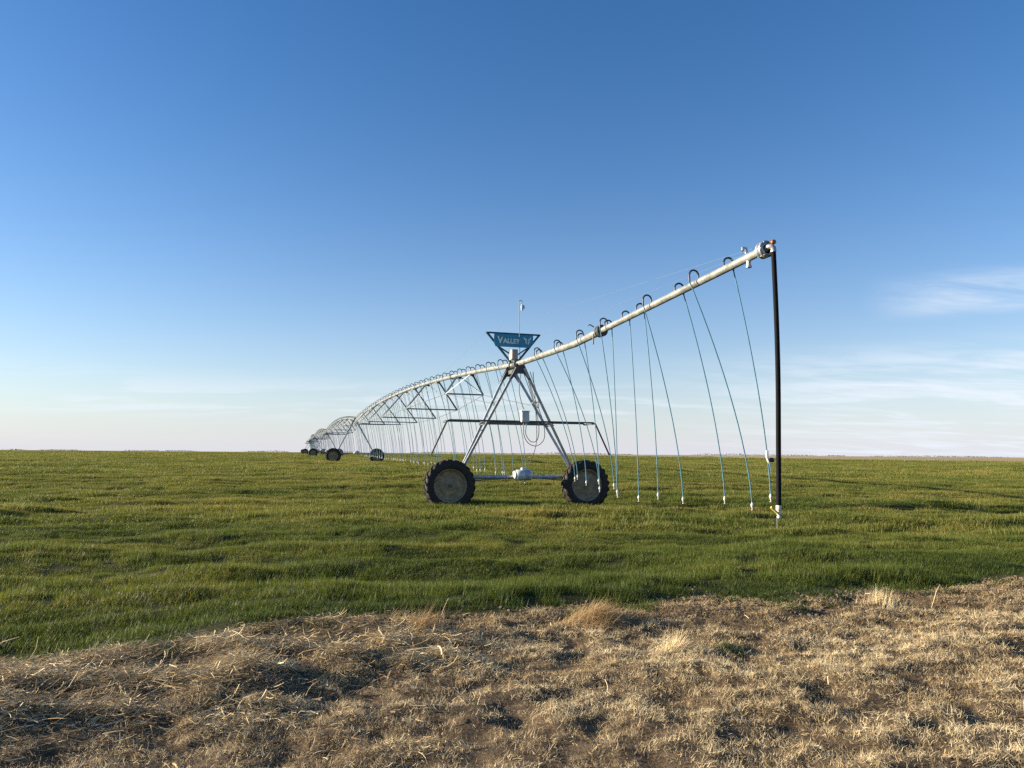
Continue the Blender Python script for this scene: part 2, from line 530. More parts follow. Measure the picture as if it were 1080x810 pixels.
x, y = scatter(1700000, -8.5, 12, 2.5, 11.5)
e = y - edge(x)
hum = vnoise(x, y, .25, .21, 6)
tf = vnoise(x, y, .085, .07, 51)                             # little tufts
dn = (.26 + .95 * smooth(.30, .62, tf)) * (.32 + .9 * smooth(.25, .62, .65 * vnoise(x, y, .6, .42, 52) + .35 * vnoise(x, y, 1.7, 1.2, 55)))
dn = dn * (1 - smooth(-.35, .25, e)) * (1 - .75 * np.clip(straw_mask(x, y), 0, 1)) * (1 - .55 * np.exp(-((e + .55) / .4) ** 2))
keep = (np.abs(x) < .76 * y + 1.2) & (R.random(len(x)) < dn)
x, y, e, hum, tf = x[keep], y[keep], e[keep], hum[keep], tf[keep]; n = len(x)
base = np.stack([x, y, terrain(x, y) - .004 + .02 * tf * R.random(n)], 1)
dark = vnoise(x, y, .8, .6, 53)
tn = np.clip(R.normal(.64, .24, n) + .5 * (dark - .45) + .35 * (hum - .5) + .25 * (tf - .5) - .38 * smooth(-1.5, -.3, e), 0, 1)
az = vnoise(x, y, .13, .11, 54) * 12 + R.normal(0, 1.1, n)
V, F, T = ribbons(base, az, np.radians(R.uniform(-4, 62, n)), np.radians(R.normal(-30, 65, n)),
                  R.uniform(.016, .06, n) * (.6 + .5 * hum + .35 * tf), R.uniform(.0014, .0032, n) * (1 + .12 * (y - 3.5)), 2, tn, roll=R.uniform(-1, 1, n), wob=R.normal(0, 1.2, n))
o = link('dry_grass', tint_mesh('dry_grass', V, F, T), M['dry'])
tag(o, 'matted tan dead mown grass along the front of the field', 'dry grass', kind='stuff')
print('dry blades', n)

# raked old stalks: the ridge at left plus a thin scatter elsewhere
x, y = scatter(850000, -8.5, 11, 2.5, 10.5)
sm = straw_mask(x, y)
cl = smooth(.35, .75, vnoise(x, y, .33, .28, 61))
mats = smooth(.55, .8, vnoise(x, y, .9, .5, 63)) * smooth(.3, .7, vnoise(x, y, .22, .18, 64))
pr = np.clip(sm * (.35 + 1.1 * cl), 0, 1) + .004 + .10 * mats + .04 * np.exp(-((y - edge(x) + .45) / .45) ** 2) * cl
keep = (np.abs(x) < .76 * y + 1.2) & (R.random(len(x)) < pr) & (y < edge(x) + .1)
x, y, sm, cl = x[keep], y[keep], sm[keep], cl[keep]; n = len(x)
lift = np.abs(R.normal(0, .018, n)) + sm * cl * R.uniform(0, .07, n)
base = np.stack([x, y, terrain(x, y) + .006 + lift], 1)
az = R.normal(.35, .75, n) + np.pi * R.integers(0, 2, n)
tn = np.clip(R.normal(.40, .30, n) + .35 * (cl - .5), 0, 1)
V, F, T = ribbons(base, az, np.radians(R.normal(1, 8, n)), np.radians(R.normal(-10, 40, n)), (R.gamma(3.0, .027, n) + .025) * (.45 + .55 * np.clip(sm * 2, 0, 1)),
                  R.choice([.0025, .0036, .005, .009], n, p=[.5, .33, .14, .03]), 3, tn, roll=R.uniform(-.9, .9, n), taper=False, wob=R.normal(0, .35, n))
o = link('straw_litter', tint_mesh('straw_litter', V, F, T), M['straw'])
tag(o, 'pale raked straw and old stalks heaped in a low ridge at the field edge', 'straw', kind='stuff')
print('straw', n)

# crumbled soil along the crop edge
n = 5000
x = R.uniform(-1.5, 10.5, n); y = edge(x) + R.normal(-.10, .30, n)
keep = R.random(n) < .25 + .75 * smooth(.5, 3, x)
x, y = x[keep], y[keep]; n = len(x)
ico = np.array([[0, 0, 1], [.89, 0, .45], [.28, .85, .45], [-.72, .53, .45], [-.72, -.53, .45], [.28, -.85, .45],
                [.72, .53, -.45], [-.28, .85, -.45], [-.89, 0, -.45], [-.28, -.85, -.45], [.72, -.53, -.45], [0, 0, -1]])
icf = np.array([[0, 1, 2], [0, 2, 3], [0, 3, 4], [0, 4, 5], [0, 5, 1], [1, 6, 2], [2, 7, 3], [3, 8, 4], [4, 9, 5], [5, 10, 1],
                [6, 7, 2], [7, 8, 3], [8, 9, 4], [9, 10, 5], [10, 6, 1], [11, 7, 6], [11, 8, 7], [11, 9, 8], [11, 10, 9], [11, 6, 10]])
sz = np.minimum(R.gamma(1.6, .0048, n) + .004, .02)
V = (ico[None] * (sz[:, None, None] * R.uniform(.6, 1.3, (n, 12, 1))) * np.array([1.2, 1, .7])) + np.stack([x, y, terrain(x, y) + sz * .3], 1)[:, None]
F = (np.arange(n)[:, None, None] * 12 + icf[None]).reshape(-1, 3)
o = link('soil_clods', fast_mesh('soil_clods', V.reshape(-1, 3), [F]), M['clod'])
tag(o, 'crumbs of brown soil strewn along the crop edge', 'soil', kind='stuff')


# countable plants of the edge
def tuft(name, label, cat, px, py, n, spread, L, el, az, bend, w, m, lean_col=(.5, .25), mound=0.0):
    r = np.minimum(np.abs(R.normal(0, 1, n)), 1.7 + .3 * R.random(n)) * spread; th = R.random(n) * 2 * np.pi
    bx, by = r * np.cos(th), r * np.sin(th) * .8
    x, y = px + bx, py + by
    gz = terrain(x, y)
    dz = mound * np.exp(-(bx ** 2 + by ** 2) / (2 * spread ** 2)) * R.random(n)
    z0 = float(terrain(px, py))
    base = np.stack([bx, by, gz - z0 - .006 + dz], 1)
    V, F, T = ribbons(base, R.normal(az[0], az[1], n), np.radians(R.normal(el[0], el[1], n)), np.radians(R.normal(bend[0], bend[1], n)),
                      L * R.uniform(.5, 1.15, n), w * R.uniform(.7, 1.3, n), 4, np.clip(R.normal(lean_col[0], lean_col[1], n), 0, 1), roll=R.uniform(-.8, .8, n), wob=R.normal(0, .3, n))
    o = link(name, tint_mesh(name, V, F, T), m); o.location = (px, py, z0)
    return tag(o, label, cat)


tuft('grass_tuft', 'golden combed-over grass mound at the crop edge below the drive motor', 'grass tuft', .74, 6.95, 2400, .15, .24, (36, 16), (.15, .7), (-65, 30), .0024, M['gold'], (.6, .25), .08)
tuft('grass_tuft', 'pale upright spiky grass tuft beside the soil crumbs at the crop edge', 'grass tuft', 3.85, 7.85, 420, .15, .20, (62, 18), (1.0, 1.6), (-35, 30), .0028, M['straw'], (.8, .2))
tuft('grass_tuft', 'small brownish grass tuft with a tall bent stalk at the straw ridge end', 'grass tuft', -.78, 6.45, 520, .14, .26, (55, 22), (.5, 1.0), (-45, 35), .003, M['gold'], (.35, .25))
tuft('grass_tuft', 'low yellow grass tuft beside the green weed patch', 'grass tuft', 1.28, 6.05, 700, .10, .20, (30, 15), (.3, .9), (-30, 25), .003, M['straw'], (.75, .2))
tuft('weed_patch', 'small green weed patch among the dead grass', 'weeds', 1.72, 6.08, 900, .13, .065, (60, 20), (1, 2), (-45, 35), .004, M['weed'], (.45, .25))


def stalk(label, px, py, pts, r, heads=6):
    z0 = float(terrain(px, py))
    mb = MB(); mb.tube(pts, [r] * (len(pts) - 1) + [r * .5], 5)
    me = mb.mesh('dry_stalk'); a = me.attributes.new('tint', 'FLOAT', 'POINT'); a.data.foreach_set('value', [.8] * len(me.vertices))
    o = link('dry_stalk', me, M['straw']); o.location = (px, py, z0)
    n = 7
    P = np.array(pts)
    idx = R.integers(1, len(pts), n)
    V, F, T = ribbons(P[idx], R.random(n) * 6.28, np.radians(R.uniform(0, 60, n)), np.radians(R.normal(-40, 20, n)), R.uniform(.03, .08, n), np.full(n, .004), 3, R.uniform(.4, 1, n))
    import bmesh
    bm = bmesh.new(); bm.from_mesh(me); lf = tint_mesh('leaf_blades', V, F, T); bm.from_mesh(lf); bm.to_mesh(me); bm.free()   # leaves grow from the stalk itself
    return tag(o, label, 'stalk')


stalk('thin pale stalk rising from the brownish tuft against the green wheat', -.62, 6.46, [(0, 0, 0), (.02, 0, .09), (.045, .01, .18), (.08, .02, .26)], .0018)
stalk('long arching pale stalk at the end of the straw ridge', -3.55, 4.95, [(0, 0, 0), (.05, 0, .08), (.13, .02, .17), (.23, .03, .24), (.33, .04, .27)], .003)
stalk('short broken stalk standing behind the spiky tuft', 4.45, 8.0, [(0, 0, 0), (.03, 0, .08), (.06, 0, .17), (.10, 0, .24)], .0035)
stalk('pale broken stalk lying in front of the spiky tuft', 3.55, 7.35, [(-.1, 0, .03), (.02, 0, .05), (.13, .02, .03), (.25, .03, .015)], .006)


# ------------------------------------------------------------------ machine: parts
def wheel_meshes():
    ro, ri, hw = .735, .485, .165
    t = MB()
    prof = [(ri, -hw * .80), (ri + .03, -hw * .98), (ri + .10, -hw * 1.06), (ro - .055, -hw * 1.0), (ro - .015, -hw * .82), (ro, -hw * .4), (ro, 0), (ro, hw * .4),
            (ro - .015, hw * .82), (ro - .055, hw), (ri + .10, hw * 1.06), (ri + .03, hw * .98), (ri, hw * .8)]
    t.lathe(prof, 56, 'Y', closed=True)
    K = 22
    for k in range(K):                      # chevron lugs
        for sgn in (-1, 1):
            a0 = 2 * math.pi * (k + (.5 if sgn > 0 else 0)) / K
            st = []
            for j in range(5):
                f = j / 4
                yy = sgn * hw * (-.08 + 1.10 * f); a = a0 + .20 * f
                st.append((yy, a, ro - (.0 if f < .8 else .035) + .035, .021 + .006 * f, (ro - .02 if f < .95 else ro - .13)))
            vs = []
            for (yy, a, rr, wd, rb) in st:
                for da, r_ in ((-wd / ro * 1.25, rb), (-wd / ro, rr), (wd / ro, rr), (wd / ro * 1.25, rb)):
                    vs.append((r_ * math.cos(a + da), yy, r_ * math.sin(a + da)))
            fs = []
            for j in range(4):
                for q in range(3): fs.append((j * 4 + q, j * 4 + q + 1, j * 4 + q + 5, j * 4 + q + 4))
            fs += [(0, 3, 2, 1), (16, 17, 18, 19)]
            t.add(vs, fs)
    tyre = t.mesh('tyre')
    r = MB()
    r.lathe([(ri + .012, -hw * .84), (ri - .004, -hw * .86), (ri - .03, -hw * .66), (ri - .045, -hw * .18), (.38, -hw * .05), (.30, -.035), (.20, -.055), (.13, -.055), (.115, -.07), (.06, -.075), (0.001, -.078)], 56, 'Y')
    r.lathe([(ri + .012, hw * .84), (ri - .004, hw * .86), (ri - .03, hw * .66), (ri - .045, hw * .1), (.38, .0), (.2, .0), (0.001, 0)], 40, 'Y')
    r.lathe([(ri - .045, -hw * .18), (ri - .045, hw * .1)], 40, 'Y')
    for k in range(8):
        a = 2 * math.pi * k / 8
        r.tube([(.10 * math.cos(a), -.06, .10 * math.sin(a)), (.10 * math.cos(a), -.088, .10 * math.sin(a))], .011, 6, sm=False)
    r.tube([(0, -.07, 0), (0, -.11, 0)], .045, 12)
    r.tube([(.40, -.03, .1), (.40, -.07, .1)], .008, 6)
    rim = r.mesh('rim')
    h = MB(); h.lathe([(.052, -.112), (.046, -.125), (.03, -.13), (.001, -.13)], 16, 'Y')
    h.lathe([(.052, -.112), (.052, -.10)], 16, 'Y')
    return tyre, rim, h.mesh('hub_cap')


TYRE, RIM, HUB = wheel_meshes()
WX, WZ = 2.16, .60


def make_tower(first):
    t = empty('drive_tower')
    for sx in (-1, 1):
        w = empty('wheel'); w.parent = t; w.location = (sx * WX + .06, -.30, WZ); w.rotation_euler = (0, rnd.random() * 6, 0)
        link('tyre', TYRE, M['tyre'], w); link('rim', RIM, M['rim'], w); link('hub_cap', HUB, M['dark_steel'], w)
        g = MB()                                     # wheel gearbox between wheel and beam
        g.lathe([(.001, -.24), (.10, -.24), (.12, -.21), (.12, -.05), (.16, -.03), (.17, .04), (.13, .10), (.001, .11)], 20, 'Y', (sx * WX + .06, 0, WZ))
        g.box((sx * WX + .06, .02, WZ + .12), (.22, .16, .22), bev=.02)
        g.build('gearbox', M['dark_steel'], t)
    b = MB(); b.tube([(-1.95, 0, .84), (2.15, 0, .84)], .062, 14)
    for xx in (-1.75, 1.95): b.box((xx, 0, .84), (.30, .17, .17), bev=.012)
    b.build('drive_beam', M['steel'], t)
    for q in ([(-1.95, -.13, .70), (-.05, -.12, .82)], [(.46, -.12, .82), (2.1, -.13, .70)]):
        d = MB(); d.tube(q, .018, 8); d.build('drive_shaft', M['truss'], t)
    mo = MB()
    mo.lathe([(.001, -.12), (.115, -.12), (.135, -.10), (.165, -.08), (.165, .14), (.15, .16), (.15, .30), (.165, .31), (.165, .36), (.12, .40), (.001, .40)], 24, 'X', (.10, -.14, .90))
    for k in range(9):
        mo.lathe([(.151, .165 + k * .015), (.162, .165 + k * .015), (.162, .171 + k * .015), (.151, .171 + k * .015)], 24, 'X', (.10, -.14, .90), closed=True, sm=False)
    mo.box((.26, -.14, 1.085), (.18, .14, .09), bev=.012)
    mo.box((.26, -.06, .86), (.36, .10, .14), bev=.01)
    mo.tube([(.30, -.14, .74), (.30, -.14, .66)], .03, 8)
    drive = mo.build('drive_motor', M['motor'], t)
    ec = MB(); ec.lathe([(.001, -.165), (.10, -.165), (.125, -.15), (.128, -.121), (.001, -.121)], 24, 'X', (.10, -.14, .90))
    ec.build('end_cap', M['white'], drive)
    for sx in (-1, 1):
        for sy in (-1, 1):
            l = MB()
            l.angle_bar((sx * 1.90 + .1, sy * .05, .86), (sx * .13, sy * .52, 4.16), .085, .009, up=(0, 1, 0), flip=sx)
            l.build('leg', M['steel'], t)
    if first:
        for yy in (-.27, .27):
            br = MB(); br.angle_bar((-1.04, yy, 2.46), (1.16, yy, 2.46), .05, .006); br.build('brace', M['truss'], t)
        for xx, zb, w_ in ((-.60, 3.15, .37), (.66, 3.15, .37), (-1.05, 2.43, .27), (1.17, 2.43, .27)):
            br = MB(); br.tube([(xx, -w_, zb), (xx, w_, zb)], .022, 6); br.build('brace', M['truss'], t)
    gp = MB()                                        # gussets under the pipe joint
    for yy in (-.50, .50):
        gp.prism([(-.12, 4.30), (.12, 4.30), (.36, 3.80), (.26, 3.80), (.12, 3.98), (-.12, 3.98), (-.26, 3.80), (-.36, 3.80)], yy - .006, yy + .006)
    gp.box((0, 0, 4.15), (.20, .95, .02)); gp.box((-.09, 0, 4.10), (.012, .98, .12)); gp.box((.09, 0, 4.10), (.012, .98, .12))
    gp.build('gusset', M['dark_steel'], t)
    jt = MB()                                        # flexible boot and clamps
    jt.lathe([(.10, -.26), (.115, -.25), (.115, -.20), (.102, -.19), (.102, .19), (.115, .20), (.115, .25), (.10, .26)], 24, 'Y', (0, 0, 4.31))
    for yy in (-.28, .28): jt.lathe([(.086, -.012), (.14, -.012), (.14, .012), (.086, .012)], 24, 'Y', (0, yy, 4.31), closed=True, sm=False)
    jt.build('pipe_joint', M['dark_steel'], t)
    if first:
        cb = MB(); cb.box((-.10, -.12, 4.60), (.20, .30, .32), bev=.012); cb.box((-.10, -.275, 4.60), (.16, .012, .26))
        cb.box((-.02, -.02, 4.425), (.06, .06, .06))
        sw = cb.build('switch_box', M['brownbox'], t)
    if first:
        for yy in (-.36, .36):                       # hose carrier rails with drooping arms
            rl = MB()
            if yy < 0: rl.tube([(-2.68, yy, 1.50), (-2.22, yy, 2.50), (-2.14, yy, 2.535), (2.46, yy, 2.535), (2.54, yy, 2.50), (3.02, yy, 1.52)], .026, 8)
            else: rl.tube([(-2.18, yy, 2.49), (-2.10, yy, 2.535), (2.40, yy, 2.535), (2.48, yy, 2.49)], .026, 8)
            rl.build('hose_rail', M['rail'], t)
        for xx in (-2.18, -1.0, 1.1, 2.5):
            cr = MB(); cr.box((xx, 0, 2.535 if abs(xx) < 2 else 2.50), (.05, .70, .04)); cr.build('rail_clamp', M['rail'], t)
        bx = MB(); bx.box((.18, -.44, 2.665), (.25, .14, .33), bev=.012); bx.box((.18, -.518, 2.67), (.21, .012, .27))
        bx.tube([(.14, -.44, 2.51), (.14, -.44, 2.44)], .02, 8); bx.tube([(.23, -.44, 2.51), (.23, -.44, 2.44)], .02, 8)
        c = bx.build('control_box', M['box'], t)
        lt = MB(); lt.box((.18, -.44, 2.845), (.28, .17, .02)); lt.build('lid', M['white'], c)

        def curve(pts, k=10):
            P = [Vector(p) for p in pts]; P = [P[0] * 2 - P[1]] + P + [P[-1] * 2 - P[-2]]
            out = []
            for i in range(1, len(P) - 2):
                for j in range(k):
                    u = j / k
                    out.append(.5 * ((2 * P[i]) + (-P[i - 1] + P[i + 1]) * u + (2 * P[i - 1] - 5 * P[i] + 4 * P[i + 1] - P[i + 2]) * u * u + (-P[i - 1] + 3 * P[i] - 3 * P[i + 1] + P[i + 2]) * u ** 3))
            return out + [P[-2]]
        for pts in ([(.14, -.44, 2.45), (.16, -.44, 2.1), (.32, -.42, 1.86), (.60, -.40, 1.80), (.84, -.36, 2.05), (.80, -.3, 2.6), (.52, -.2, 3.4), (.33, -.1, 4.1)],
                    [(.23, -.44, 2.45), (.22, -.42, 2.15), (.40, -.40, 1.92), (.62, -.36, 2.0), (.66, -.32, 2.5), (.46, -.25, 3.3), (.22, -.1, 4.1)],
                    [(.30, -.12, 4.12), (.38, -.3, 3.6), (.55, -.35, 3.05), (.66, -.34, 3.0), (.62, -.2, 3.5), (.45, -.1, 4.1)],
                    [(.10, -.3, 4.12), (.02, -.35, 3.5), (.10, -.4, 3.05), (.16, -.42, 2.9)],
                    [(.55, -.1, 4.1), (.62, -.15, 3.0), (.66, -.12, 1.9), (.40, -.12, 1.1)]):
            cbm = MB(); cbm.tube(curve(pts), .011, 6); cbm.build('cable', M['cable'], t)
        # sign on its blue frame
        f = MB()
        ysg = .10
        f.tube([(-.93, ysg, 5.30), (.85, ysg, 5.30)], .028, 8)
        f.angle_bar((-.91, ysg, 5.30), (-.13, ysg, 4.40), .06, .008, up=(0, 1, 0)); f.angle_bar((.83, ysg, 5.30), (.10, ysg, 4.40), .06, .008, up=(0, 1, 0), flip=-1)
        f.angle_bar((-.58, ysg, 4.90), (-.02, ysg, 4.58), .04, .006, up=(0, 1, 0)); f.angle_bar((.49, ysg, 4.90), (.02, ysg, 4.58), .04, .006, up=(0, 1, 0), flip=-1)
        sf = f.build('sign_frame', M['signframe'], t)
        p = MB(); p.prism([(-.68, 5.275), (-.68, 4.97), (-.63, 4.87), (.47, 4.87), (.60, 5.04), (.60, 5.275)], ysg - .045, ysg - .030)
        pn = p.build('sign_panel', M['sign'], t)

        def text_mesh(body, size):
            cu = bpy.data.curves.new('lettering', 'FONT'); cu.body = body; cu.size = size; cu.extrude = .004; cu.offset = .008 * size / .2
            ob = bpy.data.objects.new('lettering', cu); COL.objects.link(ob)
            dg = bpy.context.evaluated_depsgraph_get()
            me = bpy.data.meshes.new_from_object(ob.evaluated_get(dg)); COL.objects.unlink(ob); bpy.data.objects.remove(ob)
            return me
        import bmesh
        bm = bmesh.new()
        xo = -.58
        for body, size in (('V', .27), ('ALLEY', .20)):
            me = text_mesh(body, size)
            me.transform(Matrix.Rotation(math.pi / 2, 4, 'X'))
            co = [v.co.x for v in me.vertices]; x0, x1 = min(co), max(co)
            sx = .98
            me.transform(Matrix.Translation((xo - x0 * sx, ysg - .05, 4.99)) @ Matrix.Diagonal((sx, 1, 1, 1)))
            bm.from_mesh(me); xo += (x1 - x0) * sx + (-.005 if body == 'V' else 0.03)
        lm = bpy.data.meshes.new('lettering'); bm.to_mesh(lm); bm.free()
        link('lettering', lm, M['letter'], pn)
        lg = MB(); q = .41
        for sgn in (-1, 1):                          # winged arrow mark
            lg.prism([(q + sgn * .015, 5.12), (q + sgn * .11, 5.20), (q + sgn * .13, 5.20), (q + sgn * .10, 5.13), (q + sgn * .015, 5.06)], ysg - .053, ysg - .047)
            lg.prism([(q + sgn * .015, 5.04), (q + sgn * .08, 5.09), (q + sgn * .065, 5.03), (q + sgn * .015, 4.96)], ysg - .053, ysg - .047)
        lg.build('emblem', M['letter'], pn)
        # mast with hanging lamp
        ms = MB()
        arc = [(.055 + .05 - .055 * math.cos(a) - .055, -.16, 6.27 + .055 * math.sin(a)) for a in [math.pi * i / 8 for i in range(9)]]
        ms.tube([(.10, -.16, 4.45), (.075, -.16, 5.3), (.05, -.16, 6.2)] + [(.05 + .055 - .055 * math.cos(a), -.16, 6.27 + .055 * math.sin(a)) for a in [math.pi * i / 8 for i in range(9)]] + [(.165, -.16, 6.20)], .010, 8)
        mast = ms.build('lamp_mast', M['truss'], t)
        lp = MB(); lp.lathe([(.001, 6.21), (.03, 6.20), (.045, 6.17), (.045, 6.05), (.03, 6.01), (.001, 6.0)], 14, 'Z', (.165, -.16, 0))
        lp.build('lamp', M['glass'], mast)
        cp = MB(); cp.tube([(.205, -.17, 6.16), (.205, -.17, 6.07)], .03, 8); cp.build('lamp_bracket', M['dark_steel'], mast)
        for sx, xe in ((-1, -.93), (1, .85)):
            wm = MB(); wm.tube([(xe, .10, 5.30), (sx * .05, -12.35, 4.70)], .003, 5); wm.build('guy_cable', M['wire'], t)
            wm = MB(); wm.tube([(xe, .10, 5.30), (sx * .06, 11.5, 5.06)], .003, 5); wm.build('guy_cable', M['wire'], t)
    return t


def copy_tree(o, parent=None):
    c = o.copy(); COL.objects.link(c)
    if parent is not None: c.parent = parent
    for ch in list(o.children): copy_tree(ch, c)
    return c


tower_first = make_tower(True)
tower_first.location = (PIVOT[0], PIVOT[1], 0); tower_first.rotation_euler = (0, 0, ANG)
tag(tower_first, 'nearest drive tower carrying the blue sign and the lamp mast', 'drive tower', 'drive towers of the irrigation line')
NT = 6
TP = [PIVOT + UV * SPAN * k + NV * (0, 0, 0, .1, .9, 2.3)[k] for k in range(NT)]
TZ = [float(macro(p[0], p[1])) for p in TP]
plain = make_tower(False)
TL = ['plain drive tower at the far end of the nearest truss span', 'third drive tower from the near end of the line',
      'fourth drive tower from the near end of the line', 'fifth drive tower from the near end of the line',
      'farthest drive tower at the vanishing end of the line']
for k in range(1, NT):
    o = plain if k == 1 else copy_tree(plain)
    o.location = (TP[k][0], TP[k][1], TZ[k]); o.rotation_euler = (0, 0, ANG)
    tag(o, TL[k - 1], 'drive tower', 'drive towers of the irrigation line')


# hoses
def goose_pts(side, rp):
    r = .09
    pts = [(0, 0, rp - .01), (0, 0, rp + .06)]
    for i in range(1, 9):
        a = math.pi * i / 8
        pts.append((side * (r - r * math.cos(a)), 0, rp + .06 + r * math.sin(a)))
    pts.append((side * 2 * r, 0, rp - .06))
    return pts


def hose_parts(side, rp, drop, drift, yd=0.0):
    """mesh of gooseneck, hose and nozzle; origin on the pipe axis; drop = length below the axis"""
    g = MB(); g.tube(goose_pts(side, rp), .0165, 7)
    x0 = side * .18
    pts = []
    z1 = -(drop - .12); z0 = rp - .05
    K = 14
    for i in range(K + 1):
        t = i / K
        pts.append((x0 + drift * (1 - (1 - t) ** 1.5), yd * t, z0 + (z1 - z0) * t))
    h = MB(); h.tube(pts, .0105, 6)
    e = pts[-1]
    n = MB()
    n.lathe([(.001, .02), (.015, .02), (.016, .0), (.023, -.003), (.024, -.045), (.016, -.05), (.013, -.062), (.011, -.075)], 10, 'Z', e)
    n.lathe([(.006, -.07), (.006, -.105)], 6, 'Z', e)
    n.lathe([(.001, -.10), (.018, -.103), (.018, -.110), (.001, -.112)], 10, 'Z', e)
    return g, h, n


def z_arc(s): return 4.31 + .78 * 4 * (s / SPAN) * (1 - s / SPAN)


BOW = [.47, .77, .95, 1.0, .95, .77, .47]


def make_span(detail):
    t = empty('pipe_span')
    p = MB(); K = 56
    p.tube([(0, SPAN * i / K + (.26 if i == 0 else (-.26 if i == K else 0)), z_arc(SPAN * i / K)) for i in range(K + 1)], .084, 16)
    pipe = p.build('pipe', M['pipe'], t)
    for q in range(1, 6):
        fl = MB(); s = SPAN * q / 6; fl.lathe([(.085, -.02), (.125, -.02), (.125, .02), (.085, .02)], 20, 'Y', (0, s, z_arc(s)), closed=True, sm=False); fl.build('flange', M['steel'], pipe)
    corner = {-1: [], 1: []}
    for q in range(7):
        s = SPAN * (q + 1) / 8; dz = 1.75 * BOW[q]; hw = 1.65 * BOW[q]; zb = z_arc(s) - dz
        cb = MB(); cb.angle_bar((-hw, s, zb), (hw, s, zb), .06, .007)
        tr = cb.build('truss', M['truss'], t)
        for sx in (-1, 1):
            corner[sx].append((sx * hw, s, zb))
            for so, wd in ((-1.55, .055), (1.55, .055)):
                st = MB(); st.angle_bar((sx * hw, s, zb), (sx * .07, s + so * (.45 + .55 * BOW[q]), z_arc(s + so) - .07), wd if so * sx < 0 else wd * .72, .006, flip=sx)
                st.build('strut', M['truss'], tr)
        for so in (-1.55, 1.55):
            g = MB(); yy = s + so * (.45 + .55 * BOW[q]); zz = z_arc(yy)
            g.box((0, yy, zz - .105), (.16, .40, .012)); g.box((-.075, yy, zz - .10), (.010, .36, .11)); g.box((.075, yy, zz - .10), (.010, .36, .11))
            g.build('mounting_plate', M['dark_steel'], tr)
    for sx in (-1, 1):
        r = MB()
        r.tube([(sx * .55, .25, 3.08)] + corner[sx] + [(sx * .55, SPAN - .25, 3.08)], .013, 6)
        r.build('truss_rod', M['truss'], t)
    var = {}
    for side in (-1, 1):
        var[side] = []
        for k in range(6):
            drift = rnd.uniform(.62, 1.0); g, h, n = hose_parts(side, .08, 3.85 + rnd.uniform(-.05, .1), drift, rnd.uniform(-.1, .1))
            var[side].append((g, h, n, drift))
    cache = {}
    nd = 36
    for i in range(nd):
        s = 1.45 + i * (SPAN - 2.6) / (nd - 1)
        for side in (-1, 1):
            k = rnd.randrange(6); zi = round((z_arc(s) - 4.3) / .13)
            key = (side, k, zi)
            if key not in cache:
                d = var[side][k][3]
                r2 = random.Random(zi * 31 + k)
                g, h, n = hose_parts(side, .08, 3.56 + zi * .13, d, r2.uniform(-.12, .12))
                if detail == 2:
                    cache[key] = (h.mesh('drop_hose'), g.mesh('gooseneck'), n.mesh('nozzle'))
                else:
                    m = MB(); m.v, m.f, m.sm = h.v[:], h.f[:], h.sm[:]
                    a = len(m.v)
                    for q in (g,):
                        o_ = len(m.v); m.v += q.v; m.f += [[x_ + o_ for x_ in f_] for f_ in q.f]; m.sm += q.sm
                    cache[key] = (m.mesh('drop_hose'), None, None)
            me = cache[key]
            o = link('drop_hose', me[0], M['hose'] if detail == 2 else M['hose_far'], t); o.location = (0, s + (.035 if side > 0 else -.035), z_arc(s))
            if detail == 2:
                link('gooseneck', me[1], M['goose'], o); link('nozzle', me[2], M['nozzle'], o)
    return t


M['hose_far'] = simple('far_drop_hose', (.02, .09, .14), .5, 0, .2, 4)
SL = ['nearest arched truss span with hanging blue hoses behind the blue sign tower', 'second arched pipe span from the near end',
      'third arched pipe span from the near end', 'fourth arched pipe span from the near end', 'farthest arched pipe span at the vanishing end of the line']
near_span = make_span(2); far_span = make_span(1)
for k in range(NT - 1):
    o = near_span if k == 0 else (far_span if k == 1 else copy_tree(far_span))
    dz = TZ[k + 1] - TZ[k]
    o.location = (TP[k][0], TP[k][1], TZ[k]); o.rotation_euler = (math.atan2(dz - (.15 if k == 0 else 0), SPAN), 0, math.atan2(-(TP[k + 1] - TP[k])[0], (TP[k + 1] - TP[k])[1]))
    tag(o, SL[k], 'pipe span', 'arched pipe spans of the irrigation line')


# overhang towards the camera
def z_over(s):            # s negative towards the camera
    s = -s
    return 4.31 - .04 * min(s, 5) / 5 if s < 5 else 4.27 + (s - 5) * .0476


ov = empty('pipe_overhang', (PIVOT[0], PIVOT[1], 0), (0, 0, ANG))
tag(ov, 'white overhanging end pipe in front of the sign tower with a thick black hose', 'pipe overhang')
p = MB()
p.tube([(0, -.26, z_over(-.26)), (0, -3, z_over(-3)), (0, -5, z_over(-5)), (0, -6.45, z_over(-6.45))], .084, 20)
p.build('pipe', M['pipe'], ov)
p = MB(); p.tube([(0, -6.62, z_over(-6.62)), (0, -9, z_over(-9)), (0, -12.45, z_over(-12.45))], .064, 20); p.build('pipe', M['pipe'], ov)
c = MB(); zc = z_over(-6.53)
for yy in (-6.62, -6.56, -6.48): c.lathe([(.06, -.018), (.135, -.018), (.135, .018), (.06, .018)], 24, 'Y', (0, yy, zc), closed=True, sm=False)
for k in range(8):
    a = 2 * math.pi * k / 8; c.tube([(.115 * math.cos(a), -6.66, zc + .115 * math.sin(a)), (.115 * math.cos(a), -6.44, zc + .115 * math.sin(a))], .011, 6)
c.tube([(-.13, -6.45, zc + .10), (-.22, -6.42, zc + .16), (-.25, -6.4, zc + .13)], .014, 6)
c.tube([(-.14, -6.45, zc - .05), (-.15, -6.45, zc - .30)], .017, 6)
c.build('coupling', M['dark_steel'], ov)
